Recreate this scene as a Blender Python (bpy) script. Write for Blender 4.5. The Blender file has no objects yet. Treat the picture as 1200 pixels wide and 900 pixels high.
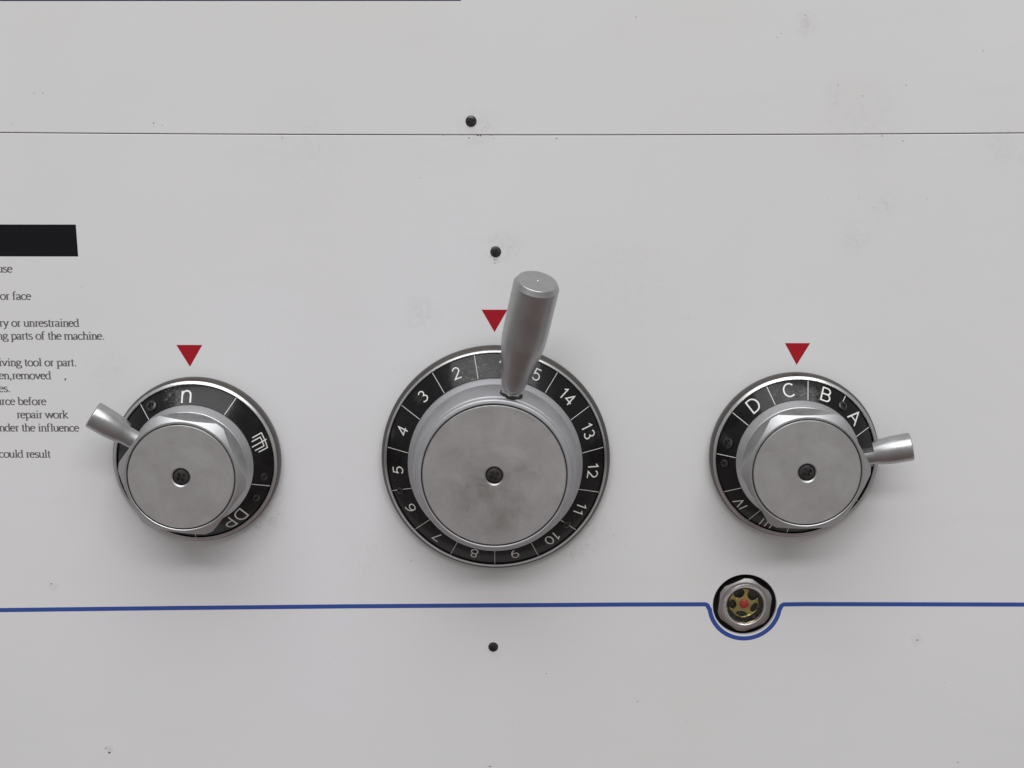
import bpy, bmesh, math, random
from mathutils import Vector, Matrix

random.seed(7)
MM = 0.001
R = math.radians
sc = bpy.context.scene
col = sc.collection

# ------------------------------------------------------------------ camera
cam_d = bpy.data.cameras.new('camera')
cam = bpy.data.objects.new('camera', cam_d)
col.objects.link(cam)
cam.location = (0.0, -0.810, 0.0)
cam.rotation_euler = (R(90 - 11.143), 0, R(0.511))
cam_d.sensor_width = 36.0
cam_d.lens = 36.0 * 1650 / 1200
cam_d.clip_start = 0.01
cam_d.clip_end = 50.0
sc.camera = cam

# ------------------------------------------------------------------ exposure
sc.view_settings.view_transform = 'Standard'
sc.view_settings.look = 'None'
sc.view_settings.exposure = 0.0
sc.view_settings.gamma = 1.0

# ------------------------------------------------------------------ room light
world = bpy.data.worlds.new('World')
sc.world = world
world.use_nodes = True
wn, wl = world.node_tree.nodes, world.node_tree.links
bg = wn['Background']
tc = wn.new('ShaderNodeTexCoord')
sep = wn.new('ShaderNodeSeparateXYZ')
wl.new(tc.outputs['Generated'], sep.inputs[0])
mr = wn.new('ShaderNodeMapRange')
mr.inputs['From Min'].default_value = -1
mr.inputs['From Max'].default_value = 1
wl.new(sep.outputs['Z'], mr.inputs['Value'])
rmp = wn.new('ShaderNodeValToRGB')
els = rmp.color_ramp.elements
els[0].position = 0.0; els[0].color = (0.23, 0.165, 0.16, 1)
els[1].position = 1.0; els[1].color = (0.42, 0.425, 0.44, 1)
e = els.new(0.42); e.color = (0.46, 0.43, 0.425, 1)
e = els.new(0.58); e.color = (0.60, 0.60, 0.61, 1)
wl.new(mr.outputs[0], rmp.inputs[0])
wl.new(rmp.outputs[0], bg.inputs['Color'])
bg.inputs['Strength'].default_value = 0.64


def area(name, elev, azim, dist, sx, sy, power, colr=(1, 1, 1), target=(0, 0, -0.26)):
    l = bpy.data.lights.new(name, 'AREA')
    l.shape = 'RECTANGLE'; l.size = sx; l.size_y = sy
    l.energy = power; l.color = colr
    o = bpy.data.objects.new(name, l)
    col.objects.link(o)
    d = Vector((math.sin(azim) * math.cos(elev), -math.cos(azim) * math.cos(elev), math.sin(elev)))
    t = Vector(target)
    o.location = t + d * dist
    o.rotation_euler = (-d).to_track_quat('-Z', 'Y').to_euler()
    return o


area('ceiling_tube_light', R(40), R(4), 6.4, 5.6, 0.75, 142, (0.99, 0.985, 0.985))
area('ceiling_panel_light', R(63), R(-3), 5.2, 5.8, 2.5, 132, (0.96, 0.98, 1.0))


# ------------------------------------------------------------------ materials
def new_mat(name):
    m = bpy.data.materials.new(name)
    m.use_nodes = True
    return m, m.node_tree.nodes, m.node_tree.links, m.node_tree.nodes['Principled BSDF']


def noise(n, l, vec, scale, detail=3, rough=0.5, dist=0.0):
    t = n.new('ShaderNodeTexNoise')
    t.inputs['Scale'].default_value = scale
    t.inputs['Detail'].default_value = detail
    t.inputs['Roughness'].default_value = rough
    t.inputs['Distortion'].default_value = dist
    if vec is not None:
        l.new(vec, t.inputs['Vector'])
    return t.outputs['Fac']


def maprange(n, l, src, a, b, c, d):
    t = n.new('ShaderNodeMapRange')
    t.inputs['From Min'].default_value = a
    t.inputs['From Max'].default_value = b
    t.inputs['To Min'].default_value = c
    t.inputs['To Max'].default_value = d
    l.new(src, t.inputs['Value'])
    return t.outputs[0]


def mixc(n, l, fac, a, b):
    t = n.new('ShaderNodeMix'); t.data_type = 'RGBA'
    if isinstance(fac, float):
        t.inputs[0].default_value = fac
    else:
        l.new(fac, t.inputs[0])
    for i, v in ((6, a), (7, b)):
        if isinstance(v, tuple):
            t.inputs[i].default_value = (*v, 1)
        else:
            l.new(v, t.inputs[i])
    return t.outputs[2]


def mth(n, l, op, a, b=0.0):
    t = n.new('ShaderNodeMath'); t.operation = op
    for i, v in ((0, a), (1, b)):
        if isinstance(v, (int, float)):
            t.inputs[i].default_value = v
        else:
            l.new(v, t.inputs[i])
    return t.outputs[0]


def coords(n):
    return n.new('ShaderNodeTexCoord').outputs['Object']


def bump(n, l, h, strength, dist, bsdf):
    t = n.new('ShaderNodeBump')
    t.inputs['Strength'].default_value = strength
    t.inputs['Distance'].default_value = dist
    l.new(h, t.inputs['Height'])
    l.new(t.outputs[0], bsdf.inputs['Normal'])


def scaled(n, l, vec, s, rot=(0, 0, 0)):
    t = n.new('ShaderNodeMapping')
    t.inputs['Scale'].default_value = s
    t.inputs['Rotation'].default_value = rot
    l.new(vec, t.inputs['Vector'])
    return t.outputs[0]


# painted sheet metal: x, z, radius (mm), strength of each grubby spot
STAINS = [(157, 45, 9, .35), (-158, -240, 16, .45), (-150, -228, 10, .35), (38, -250, 18, .2), (30, -262, 14, .22),
          (-26, -12, 14, .22), (-12, -78, 12, .28), (-16.5, -86, 5, .4), (207, -55, 9, .2), (-60, -118, 14, .22),
          (190, -75, 12, .2), (238, -317, 5, .35), (-18, -326, 6, .18), (176, 5, 12, .15), (120, -215, 12, .2),
          (-120, -20, 40, .10), (190, -8, 30, .12), (60, -100, 40, .08), (-257, -391, 3.5, .5), (-95, -270, 30, .10),
          (-242, -150, 18, .12), (218, -190, 18, .12), (-285, -285, 5, .3), (270, -20, 20, .15), (-180, -275, 20, .12)]


def panel_material():
    m, n, l, b = new_mat('painted_panel')
    v = coords(n)
    big = noise(n, l, v, 3.0, 3, 0.5)
    mid = noise(n, l, v, 38, 5, 0.65, 0.4)
    c = mixc(n, l, maprange(n, l, big, .3, .7, 0, 1), (0.725, 0.725, 0.708), (0.775, 0.770, 0.782))
    smear = noise(n, l, scaled(n, l, v, (12, 1, 55)), 1.0, 5, 0.6)
    c = mixc(n, l, maprange(n, l, smear, .55, .85, 0, 0.09), c, (0.50, 0.485, 0.46))
    fine = maprange(n, l, noise(n, l, v, 260, 5, 0.7, 0.8), .44, .68, 0, 1)
    tot = None
    for x, z, r, s in STAINS:
        d = n.new('ShaderNodeVectorMath'); d.operation = 'DISTANCE'
        l.new(v, d.inputs[0]); d.inputs[1].default_value = (x * MM, 0, z * MM)
        f = maprange(n, l, d.outputs['Value'], r * MM, r * MM * .15, 0, s)
        tot = f if tot is None else mth(n, l, 'MAXIMUM', tot, f)
    c = mixc(n, l, mth(n, l, 'MULTIPLY', tot, mth(n, l, 'ADD', mth(n, l, 'MULTIPLY', fine, .75), .05)), c, (0.22, 0.205, 0.185))
    spots = maprange(n, l, noise(n, l, v, 150, 2, 0.5), .755, .79, 0, .30)
    c = mixc(n, l, spots, c, (0.35, 0.33, 0.30))
    # hairline scratches
    scr = noise(n, l, scaled(n, l, v, (18, 1, 900), (0, R(24), 0)), 1.0, 2, 0.5)
    gate = maprange(n, l, noise(n, l, v, 22, 2), .60, .66, 0, 1)
    c = mixc(n, l, mth(n, l, 'MULTIPLY', maprange(n, l, scr, .72, .76, 0, .25), gate), c, (0.42, 0.41, 0.40))
    l.new(c, b.inputs['Base Color'])
    l.new(maprange(n, l, mid, .3, .7, .46, .60), b.inputs['Roughness'])
    b.inputs['Specular IOR Level'].default_value = .4
    bump(n, l, noise(n, l, v, 900, 3, 0.6), 0.10, 0.0002, b)
    return m


def metal_material(name, base, rough, grain=2600, grain_s=0.18, var=.08, dirt=.3, swirl=False, spots=()):
    m, n, l, b = new_mat(name)
    v = coords(n)
    b.inputs['Metallic'].default_value = 1.0
    g = noise(n, l, v, grain, 2, 0.6)
    cl = noise(n, l, v, 60, 5, 0.65, 0.5)
    lo = tuple(x * (1 - var) for x in base); hi = tuple(min(1, x * (1 + var)) for x in base)
    c = mixc(n, l, maprange(n, l, cl, .3, .7, 0, 1), lo, hi)
    c = mixc(n, l, maprange(n, l, g, .35, .75, 0, .35), c, tuple(x * .72 for x in base))
    dm = maprange(n, l, noise(n, l, v, 140, 6, 0.75, 1.2), .60, .80, 0, dirt)
    c = mixc(n, l, dm, c, (0.16, 0.15, 0.13))
    if swirl:
        sep = n.new('ShaderNodeSeparateXYZ'); l.new(v, sep.inputs[0])
        rr = mth(n, l, 'SQRT', mth(n, l, 'ADD', mth(n, l, 'MULTIPLY', sep.outputs['X'], sep.outputs['X']), mth(n, l, 'MULTIPLY', sep.outputs['Z'], sep.outputs['Z'])))
        comb = n.new('ShaderNodeCombineXYZ')
        l.new(mth(n, l, 'MULTIPLY', rr, 1400.0), comb.inputs[0])
        l.new(mth(n, l, 'MULTIPLY', mth(n, l, 'ARCTAN2', sep.outputs['Z'], sep.outputs['X']), 1.3), comb.inputs[1])
        sw = noise(n, l, comb.outputs[0], 1.0, 3, 0.6)
        c = mixc(n, l, maprange(n, l, sw, .45, .8, 0, .22), c, tuple(x * .6 for x in base))
    if spots:
        tot = None
        for x, z, r, s in spots:
            d = n.new('ShaderNodeVectorMath'); d.operation = 'DISTANCE'
            cb = n.new('ShaderNodeCombineXYZ')
            sp = n.new('ShaderNodeSeparateXYZ'); l.new(v, sp.inputs[0])
            l.new(sp.outputs['X'], cb.inputs[0]); l.new(sp.outputs['Z'], cb.inputs[2])
            l.new(cb.outputs[0], d.inputs[0]); d.inputs[1].default_value = (x * MM, 0, z * MM)
            f = maprange(n, l, d.outputs['Value'], r * MM, r * MM * .1, 0, s)
            tot = f if tot is None else mth(n, l, 'MAXIMUM', tot, f)
        k = maprange(n, l, noise(n, l, v, 75, 6, 0.7, 0.7), .34, .68, .12, 1)
        c = mixc(n, l, mth(n, l, 'MULTIPLY', tot, k), c, (0.15, 0.145, 0.115))
    l.new(c, b.inputs['Base Color'])
    l.new(maprange(n, l, cl, .3, .7, rough - .05, rough + .07), b.inputs['Roughness'])
    bump(n, l, g, grain_s, 0.0001, b)
    return m


def dial_black_material(scuff_glare):
    m, n, l, b = new_mat('dial_black')
    v = coords(n)
    sm = noise(n, l, v, 75, 5, 0.65, 1.0)
    b.inputs['Specular IOR Level'].default_value = 0.16
    c = mixc(n, l, maprange(n, l, sm, .5, .8, 0, 1), (0.0035, 0.003, 0.0035), (0.009, 0.007, 0.007))
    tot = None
    for x, z, r_, s_ in scuff_glare:
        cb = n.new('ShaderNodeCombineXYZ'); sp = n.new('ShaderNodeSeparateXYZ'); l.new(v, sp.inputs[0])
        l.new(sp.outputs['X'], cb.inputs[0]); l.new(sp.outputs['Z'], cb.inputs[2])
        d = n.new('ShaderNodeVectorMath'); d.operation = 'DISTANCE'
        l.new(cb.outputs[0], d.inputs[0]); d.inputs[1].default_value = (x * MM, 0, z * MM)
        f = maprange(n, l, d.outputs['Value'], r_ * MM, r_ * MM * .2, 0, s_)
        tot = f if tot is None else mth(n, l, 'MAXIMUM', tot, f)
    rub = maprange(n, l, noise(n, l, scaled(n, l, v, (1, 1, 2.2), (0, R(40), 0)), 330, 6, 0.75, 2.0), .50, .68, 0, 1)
    c = mixc(n, l, mth(n, l, 'MULTIPLY', tot, rub), c, (0.30, 0.285, 0.27))  # scuffs, with the glare on the dial tops painted in as paler colour
    l.new(c, b.inputs['Base Color'])
    l.new(maprange(n, l, sm, .35, .7, .22, .44), b.inputs['Roughness'])
    b.inputs['Coat Weight'].default_value = 0.42
    b.inputs['Coat Roughness'].default_value = 0.10
    bump(n, l, noise(n, l, scaled(n, l, v, (1, 1, 3), (0, R(30), 0)), 230, 5, 0.75, 1.5), 0.28, 0.00030, b)
    return m


def plain(name, base, rough, metal=0.0, var=.12, spec=.5):
    m, n, l, b = new_mat(name)
    v = coords(n)
    t = noise(n, l, v, 350, 4, 0.6)
    c = mixc(n, l, maprange(n, l, t, .3, .7, 0, 1), tuple(x * (1 - var) for x in base), tuple(min(1, x * (1 + var)) for x in base))
    l.new(c, b.inputs['Base Color'])
    l.new(maprange(n, l, t, .3, .7, max(.02, rough - .05), rough + .05), b.inputs['Roughness'])
    b.inputs['Metallic'].default_value = metal
    b.inputs['Specular IOR Level'].default_value = spec
    return m


def print_mat(name, base, wear=.35):
    m, n, l, b = new_mat(name)
    v = coords(n)
    t = noise(n, l, v, 420, 4, 0.7)
    c = mixc(n, l, maprange(n, l, t, .58, .8, 0, wear), base, tuple(x * .55 + .06 for x in base))
    l.new(c, b.inputs['Base Color'])
    b.inputs['Roughness'].default_value = .42
    b.inputs['Specular IOR Level'].default_value = .25
    return m


M = {}
M['panel'] = panel_material()
M['alu'] = metal_material('blasted_aluminium', (0.53, 0.53, 0.535), 0.42, var=.05, dirt=.16)
M['alu_satin'] = metal_material('satin_aluminium', (0.52, 0.52, 0.535), 0.56, var=.03, dirt=.10)
M['alu_cap'] = metal_material('cap_aluminium', (0.655, 0.655, 0.65), 0.43, var=.025, dirt=.10, swirl=True)
M['alu_cap_worn'] = metal_material('worn_cap_aluminium', (0.66, 0.655, 0.65), 0.43, var=.03, dirt=.30, swirl=True,
                                   spots=[(-6, -10, 28, .55), (4, -6, 18, .45), (-13, -13, 13, .5), (2, -24, 20, .5), (16, 2, 12, .4), (-16, 6, 18, .3), (6, -2, 8, .6)])
M['alu_grip'] = metal_material('grip_aluminium', (0.47, 0.47, 0.47), 0.34, grain_s=.3, dirt=.35)
M['bezel'] = metal_material('bezel_steel', (0.66, 0.655, 0.65), 0.30, grain_s=.06, dirt=.55)
M['flange'] = metal_material('dark_steel', (0.15, 0.14, 0.13), 0.45, grain_s=.2, dirt=.8)
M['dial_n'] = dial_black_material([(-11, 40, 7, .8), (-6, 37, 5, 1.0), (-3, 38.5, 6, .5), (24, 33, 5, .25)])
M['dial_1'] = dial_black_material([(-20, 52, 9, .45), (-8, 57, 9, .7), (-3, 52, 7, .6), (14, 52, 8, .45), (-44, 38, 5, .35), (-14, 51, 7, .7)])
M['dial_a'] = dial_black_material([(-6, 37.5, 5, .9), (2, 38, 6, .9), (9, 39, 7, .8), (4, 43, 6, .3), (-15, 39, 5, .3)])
M['white'] = print_mat('white_print', (0.80, 0.79, 0.75))
M['ink'] = print_mat('grey_ink', (0.135, 0.13, 0.13), .5)
M['black_print'] = print_mat('black_print', (0.0045, 0.004, 0.006), .02)
M['navy'] = print_mat('navy_print', (0.035, 0.045, 0.10), .2)
M['blue'] = print_mat('blue_print', (0.040, 0.085, 0.33), .15)
M['red'] = print_mat('red_print', (0.38, 0.009, 0.020), .1)
M['screw'] = plain('black_oxide', (0.075, 0.07, 0.07), .24, .75, .3)
M['dark'] = plain('dark_cavity', (0.012, 0.011, 0.011), .6)
M['groove'] = plain('groove_dark', (0.018, 0.016, 0.015), .7)  # near-black colour shared by grooves, countersinks and the handle bore
M['nut'] = metal_material('nut_steel', (0.50, 0.475, 0.47), 0.30, grain=1200, grain_s=.2, var=.2, dirt=.7)
M['ring'] = metal_material('ring_steel', (0.78, 0.77, 0.76), 0.20, grain_s=.03, dirt=.2)
M['brass'] = plain('brass', (0.62, 0.48, 0.17), .30, 1.0, .3)
M['redlens'] = plain('red_lens', (0.62, 0.045, 0.03), .25, 0.0, .2)
M['oil'] = plain('dark_oil', (0.014, 0.013, 0.006), .25)
M['grime'] = plain('grime', (0.075, 0.065, 0.055), .7, 0, .5)
g, n_, l_, b_ = new_mat('sight_glass')
b_.inputs['Base Color'].default_value = (.93, .96, .93, 1)
b_.inputs['Roughness'].default_value = 0.03
b_.inputs['Transmission Weight'].default_value = 1.0
b_.inputs['IOR'].default_value = 1.33
M['glass'] = g


# ------------------------------------------------------------------ mesh helpers
# local frame of everything on the panel: x right, z up, h = millimetres out of the panel (world -y)
def P(x, z, h):
    return Vector((x * MM, -h * MM, z * MM))


class MB:
    def __init__(s):
        s.v = []; s.f = []; s.mi = []
    def add(s, verts, faces, mi=0):
        k = len(s.v)
        s.v += [tuple(a) for a in verts]
        s.f += [tuple(i + k for i in f) for f in faces]
        s.mi += [mi] * len(faces)
    def mesh(s, name, mats, smooth=28, recalc=True):
        me = bpy.data.meshes.new(name)
        me.from_pydata(s.v, [], s.f)
        if not isinstance(mats, (list, tuple)):
            mats = [mats]
        for m in mats:
            me.materials.append(m)
        for p, i in zip(me.polygons, s.mi):
            p.material_index = i
        if recalc:
            bm = bmesh.new(); bm.from_mesh(me)
            bmesh.ops.remove_doubles(bm, verts=bm.verts, dist=1e-7)
            bmesh.ops.recalc_face_normals(bm, faces=bm.faces)
            bm.to_mesh(me); bm.free()
        if smooth:
            me.polygons.foreach_set('use_smooth', [True] * len(me.polygons))
            me.set_sharp_from_angle(angle=R(smooth))
        me.update()
        return me
    def build(s, name, mats, parent=None, smooth=28, loc=None, recalc=True):
        o = bpy.data.objects.new(name, s.mesh(name, mats, smooth, recalc))
        col.objects.link(o)
        if parent: o.parent = parent
        if loc is not None: o.location = loc
        return o


def tag(o, label=None, cat=None, group=None, kind=None):
    if label: o['label'] = label
    if cat: o['category'] = cat
    if group: o['group'] = group
    if kind: o['kind'] = kind
    return o


def empty(name, x, z, h=0):
    o = bpy.data.objects.new(name, None)
    o.empty_display_size = 0.01
    col.objects.link(o)
    o.location = P(x, z, h)
    return o


def lathe(mb, prof, seg=160, mi=0, closed=False):
    """revolve (r, h) pairs about the panel normal"""
    vs = []; idx = []
    for r, h in prof:
        if r < 1e-6:
            idx.append([len(vs)] * seg); vs.append(P(0, 0, h))
        else:
            idx.append(list(range(len(vs), len(vs) + seg)))
            for k in range(seg):
                a = 2 * math.pi * k / seg
                vs.append(P(r * math.cos(a), r * math.sin(a), h))
    fs = []
    rng = range(len(prof) if closed else len(prof) - 1)
    for i in rng:
        A = idx[i]; B = idx[(i + 1) % len(prof)]
        for k in range(seg):
            k2 = (k + 1) % seg
            q = [A[k], A[k2], B[k2], B[k]]
            u = []
            for t in q:
                if t not in u: u.append(t)
            if len(u) > 2: fs.append(u)
    mb.add(vs, fs, mi)


def arc(cx, cy, rx, ry, a0, a1, n=14):
    return [(cx + rx * math.cos(R(a0 + (a1 - a0) * i / n)), cy + ry * math.sin(R(a0 + (a1 - a0) * i / n))) for i in range(n + 1)]


def stroke(pts, width):
    """flat ribbon along pts; width is a number or a function of the direction. returns verts2d, faces"""
    L = []; Rr = []
    n = len(pts)
    for i, p in enumerate(pts):
        a = Vector(pts[max(0, i - 1)]); b = Vector(pts[min(n - 1, i + 1)]); c = Vector(p)
        d1 = (c - a).normalized() if (c - a).length > 1e-9 else (b - c).normalized()
        d2 = (b - c).normalized() if (b - c).length > 1e-9 else d1
        t = (d1 + d2)
        t = t.normalized() if t.length > 1e-6 else d1
        nn = Vector((-t.y, t.x))
        cs = max(.45, abs(nn.dot(Vector((-d1.y, d1.x)))))
        w = width(t) if callable(width) else width
        L.append(c + nn * (w / 2 / cs)); Rr.append(c - nn * (w / 2 / cs))
    vs = L + Rr
    fs = [(i, i + 1, n + i + 1, n + i) for i in range(n - 1)]
    return vs, fs


# single-line engraver's lettering, cap height 1
SANS = {
    '0': (.62, [arc(.31, .5, .27, .46, 90, 450, 30)]),
    '1': (.40, [[(.06, .76), (.27, .96), (.27, .0)]]),
    '2': (.62, [arc(.31, .70, .25, .26, 165, -35, 14) + [(.06, .04), (.60, .04)]]),
    '3': (.62, [arc(.30, .73, .22, .23, 150, -80, 14), arc(.30, .27, .26, .25, 85, -150, 16)]),
    '4': (.62, [[(.46, .0), (.46, .96), (.04, .28), (.62, .28)]]),
    '5': (.62, [[(.54, .96), (.14, .96), (.09, .52)] + arc(.29, .32, .27, .29, 128, -150, 16)]),
    '6': (.62, [[(.52, .96), (.42, .96)] + arc(.44, .44, .38, .50, 100, 180, 8) + arc(.32, .30, .26, .27, 180, 360, 12)[1:] + arc(.32, .30, .26, .27, 0, 165, 10)[1:]]),
    '7': (.62, [[(.04, .96), (.58, .96), (.22, .0)]]),
    '8': (.62, [arc(.31, .73, .20, .22, -90, 270, 24), arc(.31, .27, .26, .25, 90, 450, 26)]),
    '9': (.62, [arc(.30, .66, .26, .27, 0, 360, 20) + arc(.18, .56, .38, .52, 10, -75, 10)]),
    'A': (.78, [[(.02, 0), (.39, .97), (.76, 0)], [(.14, .32), (.64, .32)]]),
    'B': (.68, [[(.06, .0), (.06, .96), (.36, .96)] + arc(.36, .74, .22, .22, 90, -90, 10) + [(.06, .52)],
                [(.36, .52)] + arc(.38, .28, .25, .25, 90, -90, 10) + [(.06, .03)]]),
    'C': (.78, [arc(.42, .5, .36, .46, 45, 315, 24)]),
    'D': (.74, [[(.06, .03), (.06, .96), (.30, .96)] + arc(.30, .495, .38, .465, 90, -90, 18) + [(.02, .03)]]),
    'P': (.66, [[(.06, .0), (.06, .96), (.36, .96)] + arc(.36, .70, .25, .26, 90, -90, 12) + [(.06, .44)]]),
    'I': (.26, [[(.13, 0), (.13, 1)]]),
    'V': (.62, [[(.0, 1), (.31, .0), (.62, 1)]]),
    'n': (.62, [[(.06, .0), (.06, .86)], [(.06, .56)] + arc(.33, .54, .26, .30, 170, 0, 12) + [(.59, 0)]]),
}


def glyph_ribbons(text, size, width, gap=.16):
    """centred text as ribbons, u right v up, in mm, baseline centred vertically"""
    x = 0; out = []
    for ch in text:
        w, ss = SANS[ch]
        for s in ss:
            out.append([((x + px) * size, (py - .5) * size) for px, py in s])
        x += w + gap
    tot = (x - gap) * size
    return [[(u - tot / 2, v) for u, v in s] for s in out]


def dial_print(name, ribbons, width, az, dial, parent, rc=None, mat='white', rot=0.0):
    """print ribbons on the conical dial; tops face outwards"""
    r_in, h_in, r_out, h_out = dial
    beta = math.atan2(h_in - h_out, r_out - r_in)
    rc = rc or (r_in + r_out) / 2
    mb = MB()
    for k, s in enumerate(ribbons):
        fine = [s[0]]
        for p, q in zip(s[:-1], s[1:]):
            m = max(1, int(math.hypot(q[0] - p[0], q[1] - p[1]) / .7))
            fine += [(p[0] + (q[0] - p[0]) * i / m, p[1] + (q[1] - p[1]) * i / m) for i in range(1, m + 1)]
        vs, fs = stroke(fine, width)
        out = []
        for v in vs:
            u, w = v.x * math.cos(rot) - v.y * math.sin(rot), v.x * math.sin(rot) + v.y * math.cos(rot)
            r = rc + w * math.cos(beta)
            a = R(az) - u / r
            h = h_in - (r - r_in) * math.tan(beta) + 0.09 + 0.02 * k
            out.append(P(r * math.cos(a), r * math.sin(a), h))
        mb.add(out, fs)
    return mb.build(name, M[mat], parent, smooth=0, recalc=False)


# ------------------------------------------------------------------ screws
def screw_mesh(name, Rr, H, flat=False):
    """head in its own frame, +z out, cross recess pressed into a domed top"""
    mb = MB(); NR, NT = 14, 48
    vs = [(0, 0, 0)]; fs = []
    def z_at(x, y, r):
        z = H * (1 - .45 * (r / Rr) ** 2) if not flat else H * .8
        a, b = abs(x) / Rr, abs(y) / Rr
        if (a < .15 and b < .58) or (b < .15 and a < .58) or (r / Rr < .24):
            z -= H * .8
        return z
    vs[0] = (0, 0, z_at(0, 0, 0) * MM)
    for i in range(1, NR + 1):
        r = Rr * i / NR
        for k in range(NT):
            a = 2 * math.pi * k / NT
            x, y = r * math.cos(a), r * math.sin(a)
            vs.append((x * MM, y * MM, z_at(x, y, r) * MM))
    for k in range(NT):
        fs.append((0, 1 + k, 1 + (k + 1) % NT))
    for i in range(1, NR):
        for k in range(NT):
            a = 1 + (i - 1) * NT; b = 1 + i * NT; k2 = (k + 1) % NT
            fs.append((a + k, b + k, b + k2, a + k2))
    base = len(vs)
    for k in range(NT):
        a = 2 * math.pi * k / NT
        vs.append((Rr * math.cos(a) * MM, Rr * math.sin(a) * MM, -1.0 * MM))
    a = 1 + (NR - 1) * NT
    for k in range(NT):
        k2 = (k + 1) % NT
        fs.append((a + k, base + k, base + k2, a + k2))
    mb.add(vs, fs)
    return mb.mesh(name, M['screw'], 35)


def orient(normal, spin=0.0):
    return (Vector(normal).to_track_quat('Z', 'Y').to_matrix() @ Matrix.Rotation(spin, 3, 'Z')).to_4x4()


# ------------------------------------------------------------------ panels
def bow(x):
    return 1.15 * (x / 285.0) ** 2 if abs(x) < 300 else 1.15 * (300 / 285.0) ** 2


SEAM = -15.75
XS = [-900, -600, -300] + list(range(-280, 300, 20)) + [300, 600, 900]


def panel_strip(mb, zfun0, zfun1, chamf0, chamf1):
    """front sheet between two edge curves, with small chamfers on the given edges and 3 mm of thickness"""
    c = .35
    for a, b in zip(XS[:-1], XS[1:]):
        cols = []
        for x in (a, b):
            z0, z1 = zfun0(x), zfun1(x)
            lst = [P(x, z0, -3)]
            if chamf0: lst += [P(x, z0, -c), P(x, z0 + c, 0)]
            else: lst += [P(x, z0, 0)]
            if chamf1: lst += [P(x, z1 - c, 0), P(x, z1, -c)]
            else: lst += [P(x, z1, 0)]
            lst += [P(x, z1, -3)]
            cols.append(lst)
        n = len(cols[0])
        mb.add(cols[0] + cols[1], [(i, n + i, n + i + 1, i + 1) for i in range(n - 1)])


mb = MB()
panel_strip(mb, lambda x: SEAM + .22 + bow(x), lambda x: 400, True, False)
up = mb.build('upper_panel', M['panel'], smooth=0)
tag(up, kind='structure')

# lower panel with the round opening of the sight glass
HX, HZ, HR = 133.4, -295.4, 19.2
mb = MB()
S = 26.0
x0, x1, z0, z1 = HX - S, HX + S, HZ - S, HZ + S
c = .35
top = lambda x: SEAM - .22 + bow(x)
for a, b in zip(XS[:-1], XS[1:]):
    A = [P(a, top(a), -3), P(a, top(a), -c), P(a, top(a) - c, 0), P(a, z1, 0)]
    B = [P(b, top(b), -3), P(b, top(b), -c), P(b, top(b) - c, 0), P(b, z1, 0)]
    mb.add(A + B, [(i, 4 + i, 5 + i, i + 1) for i in range(3)])
for (a, b, cc, d) in ((-900, x0, z0, z1), (x1, 900, z0, z1), (-900, 900, -900, z0)):
    mb.add([P(a, cc, 0), P(b, cc, 0), P(b, d, 0), P(a, d, 0)], [(0, 1, 2, 3)])
N = 96
vs = []; fs = []
for k in range(N):
    a = 2 * math.pi * k / N
    ca, sa = math.cos(a), math.sin(a)
    m_ = max(abs(ca), abs(sa))
    vs += [P(HX + S * ca / m_, HZ + S * sa / m_, 0), P(HX + (HR + .25) * ca, HZ + (HR + .25) * sa, 0),
           P(HX + HR * ca, HZ + HR * sa, -.3), P(HX + HR * ca, HZ + HR * sa, -3)]
for k in range(N):
    k2 = (k + 1) % N
    for j in range(3):
        fs.append((4 * k + j, 4 * k2 + j, 4 * k2 + j + 1, 4 * k + j + 1))
mb.add(vs, fs)
lp = mb.build('lower_panel', M['panel'], smooth=0)
tag(lp, kind='structure')

mb = MB()
mb.add([P(-900, -900, -3.4), P(900, -900, -3.4), P(900, HZ - 30, -3.4), P(-900, HZ - 30, -3.4)], [(0, 1, 2, 3)])
mb.add([P(-900, HZ + 30, -3.4), P(900, HZ + 30, -3.4), P(900, 400, -3.4), P(-900, 400, -3.4)], [(0, 1, 2, 3)])
bk = mb.build('machine_casing', M['dark'], smooth=0)
tag(bk, kind='structure')

# ------------------------------------------------------------------ prints on the panel
def flat_poly(name, pts, mat, parent=None, h=.05):
    mb = MB()
    mb.add([P(x, z, h) for x, z in pts], [tuple(range(len(pts)))])
    return mb.build(name, M[mat], parent, smooth=0, recalc=False)


def triangle(x0_, x1_, zt, xb, zb, label):
    cx, cz = (x0_ + x1_) / 2, zt
    o = flat_poly('pointer_triangle', [(x0_ - cx, 0), (xb - cx, zb - cz), (x1_ - cx, 0)], 'red')
    o.location = P(cx, cz, 0)
    tag(o, label, 'pointer mark', 'red pointer triangles above the knobs')


triangle(-203.4, -188.2, -136.6, -196.0, -149.6, 'red triangle pointing down at the knob dial that reads n and DP')
triangle(-24.9, -9.9, -115.6, -17.4, -128.8, 'red triangle half hidden beside the tall handle of the large numbered knob')
triangle(151.6, 166.3, -135.0, 158.9, -147.9, 'red triangle pointing down at the knob lettered A to D')

# blue line with its half-round detour under the sight glass
W = 2.65
pts = [(-600, -303.5), (-318, -300.1), (-210, -298.4), (-107, -297.0), (-7, -296.0), (60, -295.3), (HX - 24.2, -295.0)]
RB = 21.2
a_start = 180 + 8
pts += arc(HX - 24.2, -297.2, 2.2, 2.2, 90, 10, 6)[1:]
pts += arc(HX, HZ, RB, RB + .1, a_start, 352, 48)
pts += arc(HX + 24.0, -297.1, 2.2, 2.2, 170, 90, 6)
pts += [(170, -294.7), (230, -294.6), (301, -294.55), (600, -294.8)]
vs, fs = stroke(pts, W)
mb = MB(); mb.add([P(v.x, v.y, .05) for v in vs], fs)
tag(mb.build('blue_stripe', M['blue'], smooth=0, recalc=False),
    'long thin blue line across the panel that curves under the round sight glass', 'stripe')

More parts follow.
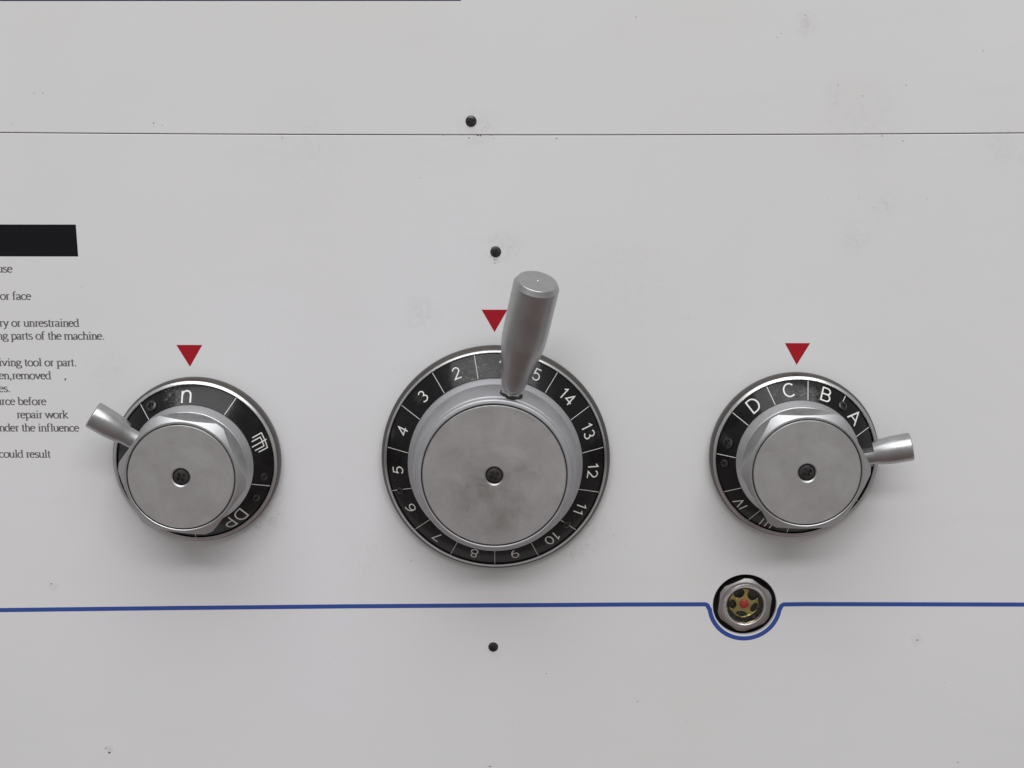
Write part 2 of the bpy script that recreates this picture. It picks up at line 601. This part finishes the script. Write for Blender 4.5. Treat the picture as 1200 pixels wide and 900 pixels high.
tag(flat_poly('dark_blue_strip', [(-330, 57.9), (-35.7, 57.8), (-35.7, 62), (-330, 62)], 'navy'),
    'dark blue edge line running along the very top of the upper panel', 'stripe')

# warning text: broad-nib serif letters, em = 1, x height .45
def nib(t):
    return .060 + .050 * abs(t.y) ** 1.3


def sf(x, y, w=.20):
    return [(x - w / 2, y), (x + w / 2, y)]


AS, XH = .68, .45
def ser(x, y, w=.20): return ('s', sf(x, y, w))
SERIF = {
    'u': (.50, [[(.10, XH), (.10, .15)] + arc(.22, .14, .12, .13, 180, 330, 8), [(.38, XH), (.38, .01)], ser(.06, XH - .01, .12), ser(.34, XH - .01, .12), ser(.43, .012, .12)]),
    's': (.39, [arc(.19, .34, .12, .11, 30, 200, 9) + arc(.19, .12, .13, .11, 60, -160, 12)]),
    'e': (.44, [[(.06, .27), (.37, .27)] + arc(.22, .23, .165, .225, 12, 320, 20)]),
    'o': (.50, [arc(.25, .225, .19, .225, 90, 450, 26)]),
    'r': (.34, [[(.13, .01), (.13, XH)], [(.13, .34)] + arc(.23, .36, .09, .08, 170, 50, 6), ser(.13, .012), ser(.08, XH - .01, .12)]),
    'f': (.34, [[(.13, .01), (.13, .54)] + arc(.23, .56, .10, .115, 180, 50, 8), ser(.13, .012), ser(.16, XH - .01, .24)]),
    'a': (.44, [arc(.20, .35, .12, .095, 170, 0, 8) + [(.32, .10)] + arc(.37, .07, .05, .06, 180, 300, 5), [(.32, .27), (.18, .21)] + arc(.16, .11, .10, .10, 110, 300, 9) + [(.32, .09)]]),
    'c': (.44, [arc(.24, .225, .18, .22, 40, 320, 20)]),
    'y': (.50, [[(.08, XH), (.26, .02)], [(.42, XH), (.24, -.02), (.15, -.19), (.06, -.19)], ser(.09, XH - .01, .17), ser(.42, XH - .01, .15)]),
    'n': (.50, [[(.12, .01), (.12, XH)], [(.12, .35)] + arc(.25, .31, .13, .13, 150, 0, 8) + [(.38, .01)], ser(.12, .012), ser(.38, .012), ser(.07, XH - .01, .12)]),
    't': (.28, [[(.12, .58), (.12, .12)] + arc(.20, .10, .08, .09, 180, 300, 6), ser(.14, XH - .01, .22)]),
    'i': (.28, [[(.14, .01), (.14, XH)], [(.14, .59), (.14, .67)], ser(.14, .012), ser(.09, XH - .01, .12)]),
    'd': (.50, [arc(.22, .225, .17, .22, 60, 300, 16), [(.37, .01), (.37, AS)], ser(.32, AS - .01, .12), ser(.42, .012, .12)]),
    'g': (.50, [arc(.22, .31, .13, .14, 90, 450, 18), [(.32, .42), (.46, .41)], [(.14, .19), (.10, .10), (.16, .06), (.34, .04)] + arc(.34, -.06, .10, .10, 90, -90, 8) + arc(.20, -.08, .14, .09, 270, 120, 8)]),
    'p': (.50, [[(.12, -.21), (.12, XH)], arc(.27, .225, .17, .22, 125, -125, 16), ser(.12, -.205), ser(.07, XH - .01, .12)]),
    'h': (.50, [[(.12, .01), (.12, AS)], [(.12, .35)] + arc(.25, .31, .13, .13, 150, 0, 8) + [(.38, .01)], ser(.12, .012), ser(.38, .012), ser(.07, AS - .01, .12)]),
    'm': (.78, [[(.12, .01), (.12, XH)], [(.12, .35)] + arc(.25, .31, .13, .13, 150, 0, 8) + [(.38, .01)], [(.39, .35)] + arc(.52, .31, .13, .13, 150, 0, 8) + [(.65, .01)],
                ser(.12, .012, .19), ser(.38, .012, .19), ser(.65, .012, .19), ser(.07, XH - .01, .12)]),
    'l': (.28, [[(.14, .01), (.14, AS)], ser(.14, .012), ser(.09, AS - .01, .12)]),
    'v': (.50, [[(.08, XH), (.25, .01)], [(.25, .01), (.42, XH)], ser(.09, XH - .01, .17), ser(.41, XH - .01, .15)]),
    'b': (.50, [[(.12, .02), (.12, AS)], arc(.27, .225, .17, .22, 125, -125, 16), ser(.07, AS - .01, .12)]),
    'w': (.72, [[(.06, XH), (.21, .01)], [(.21, .01), (.36, XH)], [(.36, XH), (.51, .01)], [(.51, .01), (.65, XH)], ser(.07, XH - .01, .15), ser(.35, XH - .01, .15), ser(.65, XH - .01, .13)]),
    'k': (.50, [[(.12, .01), (.12, AS)], [(.14, .20), (.38, XH)], [(.20, .25), (.42, .01)], ser(.12, .012), ser(.42, .012, .16), ser(.07, AS - .01, .12), ser(.38, XH - .01, .14)]),
    '.': (.25, [[(.11, .0), (.11, .08)]]),
    ',': (.25, [[(.12, .08), (.12, .0), (.07, -.11)]]),
    ' ': (.25, []),
}


def text_line(txt, x_end, z_base, parent, px, pz, x_start=None):
    EM = 6.55
    total = sum(SERIF[ch][0] for ch in txt)
    k = 1.0
    if x_start is None:
        x = x_end - total * EM
    else:
        x = x_start; k = (x_end - x_start) / (total * EM)
    mb = MB(); q = 0
    for ch in txt:
        w, ss = SERIF[ch]
        for s in ss:
            if s[0] == 's':
                vs, fs = stroke(s[1], .045)
            else:
                vs, fs = stroke(s, nib)
            mb.add([P(x + (w / 2 + (v.x - w / 2) * 1.15) * EM * k - px, z_base + v.y * EM * 1.05 - pz, .05 + .012 * (q % 5)) for v in vs], fs)
            q += 1
        x += w * EM * k
    return mb.build('text_line', M['ink'], parent, smooth=0, recalc=False)


LX, LZ = -280, -66.5
wl_ = empty('warning_text', LX, LZ)
tag(wl_, 'printed warning lines in serif type under a black band at the left edge', 'sign')
flat_poly('black_band', [(-600 - LX, 0), (-258.1 - LX, 0), (-257.8 - LX, -18.4), (-600 - LX, -18.4)], 'black_print', wl_)
for t, xe, zb, xs in [('use', -296.5, -94.2, None), ('or face', -286.7, -110.1, None), ('ry or unrestrained', -259.6, -125.9, None),
                      ('ng parts of the machine.', -245.0, -133.5, None), ('iving tool or part.', -262.3, -149.3, None),
                      ('en,removed', -278.0, -157.1, None), (',', -268.8, -157.1, None), ('es.', -302.3, -164.9, None),
                      ('urce before', -281.9, -172.6, None), ('repair work', -269.4, -180.6, -299.8),
                      ('nder the influence', -263.4, -188.6, None), ('could result', -281.3, -204.6, None)]:
    text_line(t, xe, zb, wl_, LX, LZ, xs)

# ------------------------------------------------------------------ panel screws
scr = screw_mesh('screw_head', 2.75, 1.1)


def panel_screw(x, z, spin, label, s=1.0):
    root = empty('panel_screw', x, z)
    tag(root, label, 'screw', 'black screws in the panel')
    mb = MB(); lathe(mb, [(3.15 * s, .06), (2.7 * s, .08), (2.6 * s, -.3)], 48)
    mb.build('countersink', M['groove'], root)
    o = bpy.data.objects.new('head', scr); col.objects.link(o); o.parent = root
    o.matrix_local = Matrix.Translation(P(0, 0, .15)) @ orient((0, -1, 0), spin) @ Matrix.Scale(s, 4)


panel_screw(-30.4, -8.05, .3, 'small black cross-head screw just above the horizontal panel seam')
panel_screw(-16.6, -82.0, 1.1, 'small black cross-head screw above the tall central handle, scuffed paint around it')
panel_screw(-18.65, -322.7, .7, 'small black cross-head screw below the blue line', .95)

# ------------------------------------------------------------------ knobs
def dial_screw(parent, dial, az, r, rad, mesh, spin, ring=True):
    r_in, h_in, r_out, h_out = dial
    beta = math.atan2(h_in - h_out, r_out - r_in)
    h = h_in - (r - r_in) * math.tan(beta)
    a = R(az)
    nrm = Vector((math.sin(beta) * math.cos(a), -math.cos(beta), math.sin(beta) * math.sin(a)))
    o = bpy.data.objects.new('dial_screw', mesh); col.objects.link(o); o.parent = parent
    o.matrix_local = Matrix.Translation(P(r * math.cos(a), r * math.sin(a), h) + nrm * .0001) @ orient(nrm, spin) @ Matrix.Scale(rad / 2.75, 4)


def base_parts(root, dial, ring_w, flange_w, dmat):
    """mounting flange, bright bezel and the black conical dial, returns the dial object"""
    r_in, h_in, r_out, h_out = dial
    rb = r_out + ring_w
    rf = rb + flange_w
    mb = MB()
    lathe(mb, [(rf - 1.5, 0), (rf - .3, .8), (rf, 1.5), (rf, 5.6), (rf - .15, 6.3), (rb + .15, h_out - .7), (rb - .2, h_out - .9), (r_out - 4, h_out - 1.2), (r_out - 4, 0)], 192)
    mb.build('mounting_flange', M['flange'], root)
    mb = MB()
    lathe(mb, [(rb, h_out - 1.2), (rb, h_out - .35), (rb - .35, h_out + .05), (r_out + .75, h_out + .5), (r_out + .35, h_out + .35), (r_out + .25, h_out - .8)], 192)
    mb.build('bezel_ring', M['bezel'], root)
    mb = MB()
    lathe(mb, [(r_out + .24, h_out - .9), (r_out + .2, h_out - .25), (r_out, h_out), (r_in, h_in), (r_in - .4, h_in + .02), (r_in - 2, h_in - 1)], 192)
    return mb.build('dial_ring', M[dmat], root)


def tick(dial_obj, dial, az, w=.36, part=1.0):
    r_in, h_in, r_out, h_out = dial
    beta = math.atan2(h_in - h_out, r_out - r_in)
    Ls = (r_out - r_in) / math.cos(beta)
    half = Ls / 2 * .985
    rib = [[(0, -half + (1 - part) * 2 * half), (0, half)]]
    return dial_print('dividing_line', rib, w, az, dial, dial_obj)


def centre_cap(root, Rc, h, mat, lip_r, screw_h):
    """cap disc with a bored hole in which the screw sits; groove between cap and lip"""
    mb = MB()
    lathe(mb, [(4.9, h - 3.4), (4.9, h - .75), (5.65, h), (Rc * .5, h + .02), (Rc - .5, h), (Rc - .1, h - .42), (Rc, h - .7), (Rc, h - 3)], 192)
    cap = mb.build('cap', M[mat], root, smooth=24)
    mb = MB()
    lathe(mb, [(Rc - .1, h - 1.5), (lip_r + .1, h - 1.5)], 128)
    lathe(mb, [(0, h - 3.0), (5.0, h - 3.0)], 64)
    mb.build('groove', M['groove'], root)
    mb = MB()
    o = bpy.data.objects.new('cap_screw', scr); col.objects.link(o); o.parent = root
    o.matrix_local = Matrix.Translation(P(0, 0, h - 3.0 + .9)) @ orient((0, -1, 0), .5) @ Matrix.Scale(4.2 / 2.75, 4)


def handle_part(root, base, az, tilt, prof, mat, flat=None, flat_dir=90):
    """turned grip; prof = (radius, distance) pairs along its axis; flat = (from, to, depth) milled wrench flat"""
    ax = Vector((math.cos(R(tilt)) * math.cos(R(az)), -math.sin(R(tilt)), math.cos(R(tilt)) * math.sin(R(az))))
    upv = Vector((0, 0, 1)) - ax * ax.z
    upv = (Matrix.Rotation(R(flat_dir - 90), 3, ax) @ upv).normalized()
    side = ax.cross(upv)
    B = P(*base)
    seg = 72
    mb = MB(); vs = []; fs = []
    for r, t in prof:
        for k in range(seg):
            a = 2 * math.pi * k / seg
            u, w = r * math.cos(a), r * math.sin(a)
            if flat and flat[0] <= t <= flat[1]:
                u = min(u, flat[2])
            vs.append(B + (ax * t + upv * u + side * w) * MM)
    for i in range(len(prof) - 1):
        for k in range(seg):
            k2 = (k + 1) % seg
            fs.append((i * seg + k, i * seg + k2, (i + 1) * seg + k2, (i + 1) * seg + k))
    fs.append(tuple(range((len(prof) - 1) * seg, len(prof) * seg)))
    fs.append(tuple(range(seg))[::-1])
    mb.add(vs, fs)
    return mb.build('handle', M[mat], root, smooth=24), B, ax


def hex_hub(root, phase):
    """hexagonal aluminium hub on a round flange; corners turned off by a steep front and a long rear cone"""
    AP, LIP, HT, HB = 32.7, 32.0, 44.4, 23.6
    kf, kr = 1.22, .215
    hm = (LIP + kf * HT - AP + kr * HB) / (kf + kr)
    rm = AP + kr * (hm - HB)
    mb = MB(); seg = 180
    cols = []
    for i in range(seg):
        ph = ((i * 2 + 30) % 60) - 30.0            # 0 = middle of a flat
        rh = AP / math.cos(R(ph))
        if rh >= rm:
            h1, r1, h2, r2 = hm - .02, rm, hm + .02, rm
        else:
            h1, r1 = HB + (rh - AP) / kr, rh
            h2, r2 = HT - (rh - LIP) / kf, rh
        a = R(phase + 30 + i * 2)
        cols.append([(a, r, h) for r, h in ((33, 15.5), (35.6, 16.8), (35.9, 17.3), (35.9, 18.4), (35.6, 19.0), (33.0, 23.4), (AP, HB - .02),
                                            (r1, h1), (r2, h2), (LIP, HT), (LIP - .25, HT + .08), (31.1, HT + .1), (30.75, HT - .15), (30.65, HT - 1.6))])
    n = len(cols[0]); vs = []; fs = []
    for cl in cols:
        for a, r, h in cl:
            vs.append(P(r * math.cos(a), r * math.sin(a), h))
    for i in range(seg):
        j = (i + 1) % seg
        for k in range(n - 1):
            fs.append((i * n + k, j * n + k, j * n + k + 1, i * n + k + 1))
    mb.add(vs, fs)
    return mb.build('hub', M['alu'], root, smooth=14)


SIDE = (36.0, 17.0, 46.0, 9.0)
BIG = (50.8, 17.0, 63.6, 9.0)

GRIP_SMALL = [(5.6, -6), (6.1, 0), (6.25, 4.2), (6.3, 4.4), (7.3, 8.5), (7.9, 14.5), (8.0, 24.6), (7.75, 25.3), (6.9, 25.7), (3, 25.8)]


def side_knob(x, z, phase, label, dmat):
    root = empty('rotary_knob', x, z)
    tag(root, label, 'control knob', 'rotary knobs on the panel')
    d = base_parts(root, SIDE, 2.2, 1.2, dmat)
    hex_hub(root, phase)
    centre_cap(root, 30.2, 44.7, 'alu_cap', 30.75, 0)
    return root, d


# left knob
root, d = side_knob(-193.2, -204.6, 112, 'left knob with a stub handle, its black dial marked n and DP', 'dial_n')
for a in (131.5, 56.3, -18.5, -92, -158):
    tick(d, SIDE, a)
dial_print('numeral', glyph_ribbons('n', 9.2, .9), 1.0, 93.5, SIDE, d, rc=40.6)
dial_print('numeral', glyph_ribbons('DP', 9.2, .8, .2), .85, -55.5, SIDE, d, rc=40.9)
# thread symbol, traced in millimetres: x along the tangent, y outwards
z_ = lambda pts: [((p[0] - 430) / 45.0, (460 - p[1]) / 45.0) for p in pts]
sym = [z_([(235, 325), (500, 212), (648, 612), (395, 712)]), z_([(200, 430), (455, 325), (545, 562), (285, 665)]), z_([(200, 572), (625, 392)])]
sym2 = []
rot_ = R(18 - 90)
for s in sym:      # rotate the picture so that outward becomes +v
    sym2.append([(u * math.cos(-rot_) - v * math.sin(-rot_), u * math.sin(-rot_) + v * math.cos(-rot_)) for u, v in s])
dial_print('thread_symbol', sym2, .62, 18.0, SIDE, d, rc=41.2)
dial_screw(root, SIDE, 124, 41.0, 3.3, scr, .6)
dial_screw(root, SIDE, -11, 41.2, 2.3, scr, .2)
dial_screw(root, SIDE, -30, 41.0, 2.3, scr, .9)
handle_part(root, (-30.3, 19.5, 30), 145.5, 8, GRIP_SMALL, 'alu_grip', (-7, 4.3, 3.0), 125)

# right knob
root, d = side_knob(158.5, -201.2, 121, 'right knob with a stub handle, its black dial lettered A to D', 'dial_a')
for a in (23.5, 83, 113.3, 144.5, 177.3, 207, 235.5, 266, 296, 325, 354):
    tick(d, SIDE, a)
tick(d, SIDE, 53, .42, .4)
for t, a in (('D', 129), ('C', 98.3), ('B', 67.8), ('A', 37.6)):
    dial_print('numeral', glyph_ribbons(t, 9.0, .9), .88, a, SIDE, d, rc=41.3)
dial_print('numeral', glyph_ribbons('IV', 7.0, .55, .12), .6, 221, SIDE, d, rc=42.0)
dial_print('numeral', glyph_ribbons('III', 6.6, .55, .22), .6, 248, SIDE, d, rc=42.5)
dial_screw(root, SIDE, 51.5, 40.4, 2.7, scr, .2)
dial_screw(root, SIDE, 166.5, 41.0, 3.2, scr, .9)
dial_screw(root, SIDE, 183.5, 41.6, 2.3, scr, .4)
handle_part(root, (36.0, 7.0, 30), 13.0, 8, GRIP_SMALL, 'alu_grip', (-7, 4.3, 2.2), 90)

# large knob
root = empty('rotary_knob', -16.8, -203.3)
tag(root, 'large middle knob numbered 1 to 15 with a tall upright handle', 'control knob', 'rotary knobs on the panel')
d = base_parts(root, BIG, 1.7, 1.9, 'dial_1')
LINES = [79, 101, 125, 149, 173, 197, 221.5, 245, 269.5, 293.5, 318.3, 342.5, 367.2, 390.8, 415.5, 439]
for k in range(15):
    tick(d, BIG, LINES[k], .3)
    s = str(k + 1)
    dial_print('numeral', glyph_ribbons(s, 7.4, .8, .17), .70, (LINES[k] + LINES[k + 1]) / 2 - (3.4 if k == 0 else 0), BIG, d, rc=57.2)
dial_screw(root, BIG, 197.5, 58.5, 2.2, scr, .2)
dial_screw(root, BIG, -42, 56.0, 2.4, scr, .7)
mb = MB()
lathe(mb, [(49, 15.5), (50.4, 17.1), (50.6, 17.5), (50.6, 19.4), (50.2, 20.2), (48.4, 22.2), (48.0, 22.8), (45.3, 40.6), (44.9, 41.4), (44.3, 41.9), (44.1, 42.3), (43.9, 43.2), (43.5, 43.9), (42.9, 44.3), (41.7, 44.5), (41.25, 44.3), (41.15, 42.8)], 224)
mb.build('hub', M['alu_satin'], root, smooth=20)
centre_cap(root, 40.6, 44.7, 'alu_cap_worn', 41.2, 0)
AZ, TL = 78, 22.5
bx, bz, bh = 9.4, 45.0, 36.2
prof = [(5.0, 3.0), (5.9, 5.2), (6.5, 5.6), (6.7, 6.2), (9.2, 18.5), (11.2, 29), (12.0, 34), (12.35, 38), (12.5, 44), (12.5, 71.6), (10.9, 74.2), (10.6, 74.4), (.9, 74.5), (.5, 74.2), (.15, 74.1)]
h_, B, ax = handle_part(root, (bx, bz, bh), AZ, TL, prof, 'alu_grip')
mb = MB(); vs = []
cu = (Vector((0, 0, 1)) - ax * ax.z).normalized(); cs = ax.cross(cu)
for k in range(6):
    a = 2 * math.pi * (k + .3) / 6
    for rr, t in ((5.9, -5.0), (5.9, 5.2), (5.6, 5.5)):
        vs.append(B + (ax * t + cu * rr * math.cos(a) + cs * rr * math.sin(a)) * MM)
mb.add(vs, [(3 * k + j, 3 * ((k + 1) % 6) + j, 3 * ((k + 1) % 6) + j + 1, 3 * k + j + 1) for k in range(6) for j in range(2)] + [tuple(3 * k + 2 for k in range(6))])
mb.build('hex_collar', M['bezel'], root, smooth=14)
# dark bore the handle is screwed into
mb = MB()
tilt_n = Vector((math.cos(R(AZ)) * math.cos(R(8)), -math.sin(R(8)), math.sin(R(AZ)) * math.cos(R(8))))
upv = (Vector((0, 0, 1)) - tilt_n * tilt_n.z).normalized(); side = tilt_n.cross(upv)
BC = P(46.0 * math.cos(R(AZ)), 46.0 * math.sin(R(AZ)), 36.0)
vs = []
for k in range(48):
    a = 2 * math.pi * k / 48
    for rr, dd in ((6.5, -3.0), (6.5, .35)):
        vs.append(BC + (tilt_n * dd + upv * rr * math.cos(a) + side * rr * math.sin(a)) * MM)
mb.add(vs, [(2 * k, 2 * ((k + 1) % 48), 2 * ((k + 1) % 48) + 1, 2 * k + 1) for k in range(48)] + [tuple(2 * k + 1 for k in range(48))])
mb.build('handle_bore', M['groove'], root)

# ------------------------------------------------------------------ sight glass
sg = empty('sight_glass', HX, HZ)
tag(sg, 'round sight glass with steel hex nut and red centre, below the lettered knob', 'sight glass')
mb = MB()
lathe(mb, [(20.5, -3.05), (20.5, -9), (0, -9.2)], 96)
mb.build('well', M['dark'], sg)


def hex_nut(Rc, lip, h0, h1, phase):
    ap = Rc * math.cos(R(30)); k = .42
    mb = MB(); seg = 180; cols = []
    for i in range(seg):
        ph = ((i * 2 + 30) % 60) - 30.0
        r = min(ap / math.cos(R(ph)), Rc * .93)
        a = R(phase + 30 + i * 2)
        ht = h1 - max(0.0, (r - lip)) * k
        hb = h0 + max(0.0, (r - lip)) * k
        cols.append([(lip - 1.5, h0), (lip, h0), (r, hb), (r, ht), (min(r, lip), h1), (11.9, h1)])
    n = len(cols[0]); vs = []; fs = []
    for i, cl in enumerate(cols):
        a = R(phase + 30 + i * 2)
        for r, h in cl: vs.append(P(r * math.cos(a), r * math.sin(a), h))
    for i in range(seg):
        j = (i + 1) % seg
        for q in range(n - 1):
            fs.append((i * n + q, j * n + q, j * n + q + 1, i * n + q + 1))
    mb.add(vs, fs)
    return mb


hex_nut(18.0, 14.6, -6.0, .6, 84).build('hex_nut', M['nut'], sg, smooth=14)
mb = MB()
lathe(mb, [(13.2, .4), (13.1, 1.3), (12.6, 2.0), (12.0, 2.2), (11.4, 1.9), (11.0, 1.2), (10.9, .4), (10.8, -6)], 120)
mb.build('ring', M['ring'], sg)
mb = MB()
lathe(mb, [(10.7, -6.3), (0, -6.6)], 64)
mb.build('oil', M['oil'], sg)
# brass reflector: rim, hub and five spokes
NR, NT = 34, 180
mb = MB(); vs = []; fs = []
r0, r1 = .6, 9.0
holes = [(116, 7.0, 3.3, 2.9), (45, 7.2, 3.4, 3.1), (-24, 6.8, 3.2, 2.1), (-100, 6.7, 3.3, 2.0), (186, 6.9, 3.0, 2.3)]
for i in range(NR + 1):
    r = r0 + (r1 - r0) * i / NR
    for k in range(NT):
        a = 2 * math.pi * k / NT
        vs.append(P(r * math.cos(a), r * math.sin(a), -3.4 + .12 * (6 - r) - (.0 if r < 8.4 else (r - 8.4) * .8)))
def in_hole(x, y):
    for az, rc, tw, rw in holes:
        a = R(az); u = x * math.cos(a) + y * math.sin(a) - rc; v = -x * math.sin(a) + y * math.cos(a)
        if (u / rw) ** 2 + (v / tw) ** 2 < 1: return True
    return False
for i in range(NR):
    r = r0 + (r1 - r0) * (i + .5) / NR
    for k in range(NT):
        a = 2 * math.pi * (k + .5) / NT
        if not in_hole(r * math.cos(a), r * math.sin(a)):
            k2 = (k + 1) % NT
            fs.append((i * NT + k, i * NT + k2, (i + 1) * NT + k2, (i + 1) * NT + k))
mb.add(vs, fs)
rf_ = mb.build('reflector', M['brass'], sg)
so = rf_.modifiers.new('thickness', 'SOLIDIFY'); so.thickness = .0005
mb = MB()
lathe(mb, [(2.9, -3.0), (2.8, -2.5), (2.3, -2.1), (1.2, -1.8), (0, -1.7)], 48)
mb.build('red_dot', M['redlens'], sg)
mb = MB()
lathe(mb, [(10.85, -.9), (10.85, .3), (9, .55), (5, .8), (0, .9)], 96)
lathe(mb, [(10.85, -.9), (0, -.9)], 96)
mb.build('glass', M['glass'], sg)

# ------------------------------------------------------------------ specks of grime on the paint
mb = MB()
SP = [(-277.3, 7.6, .5), (-272.4, 7.6, .5), (-210.4, -9, .8), (-205.6, -10.4, .5), (13.6, -339.7, .7), (69.7, -357.8, .6), (-7.2, -373.2, .5),
      (-256.9, -392.9, 1.3), (-258.9, -390, .8), (-21, -401, .8), (-26.6, -15.9, .9), (-25, -16.2, .8), (-31.6, -17.3, .7), (175.9, 11.8, .5), (214, 11.8, .5), (-286, -283.2, .8), (-19, -16.1, .5),
      (156, 50, .5), (143, 40, .5), (141, 38, .4), (62, 49, .6), (18, -17.6, .7), (-60, -40, .4), (268, -397, 1.0), (238.6, -317.4, 1.1),
      (202, -16.2, .6), (214, -19, .7), (190, 6, .5), (-17.5, -86.5, .7), (-17.2, -88.5, .5), (-18.9, -79.5, .5), (-20, -85, .4), (-68, -268, .5), (95, -120, .4), (-115, -330, .4), (100, -370, .4), (60, -382, .45)]
for cx, cz, sp, n_s in ((-152, -236, 8, 40), (36, -250, 9, 28), (28, -262, 7, 12), (-246, -215, 6, 8), (-20, -80, 5, 12), (-28, -17, 6, 10), (200, -62, 14, 12), (-62, -150, 12, 10), (120, -250, 7, 12), (-20, -150, 30, 10), (125, -145, 12, 10)):
    for _ in range(n_s):
        SP.append((random.gauss(cx, sp), random.gauss(cz, sp * .7), random.uniform(.12, .38)))
for _ in range(120):
    SP.append((random.uniform(-310, 310), random.uniform(-400, 60), random.uniform(.10, .24)))
KN = [(-193.2, -204.6, 50.5), (158.5, -201.2, 50.5), (-16.5, -202.8, 67.5), (HX, HZ, 23)]
for x, z, s in SP:
    if any(math.hypot(x - a, z - b) < r for a, b, r in KN): continue
    n = random.randint(5, 8); a0 = random.random() * 6; st = random.uniform(1, 1.8)
    vv = []
    for k in range(n):
        a = a0 + 2 * math.pi * k / n; r = s / 2 * random.uniform(.6, 1.15)
        vv.append(P(x + r * math.cos(a) * st, z + r * math.sin(a), .09))
    mb.add(vv, [tuple(range(n))])
gs = mb.build('grime_specks', M['grime'], smooth=0, recalc=False)
tag(gs, 'tiny dark specks of grime scattered over the white paint', 'grime', kind='stuff')
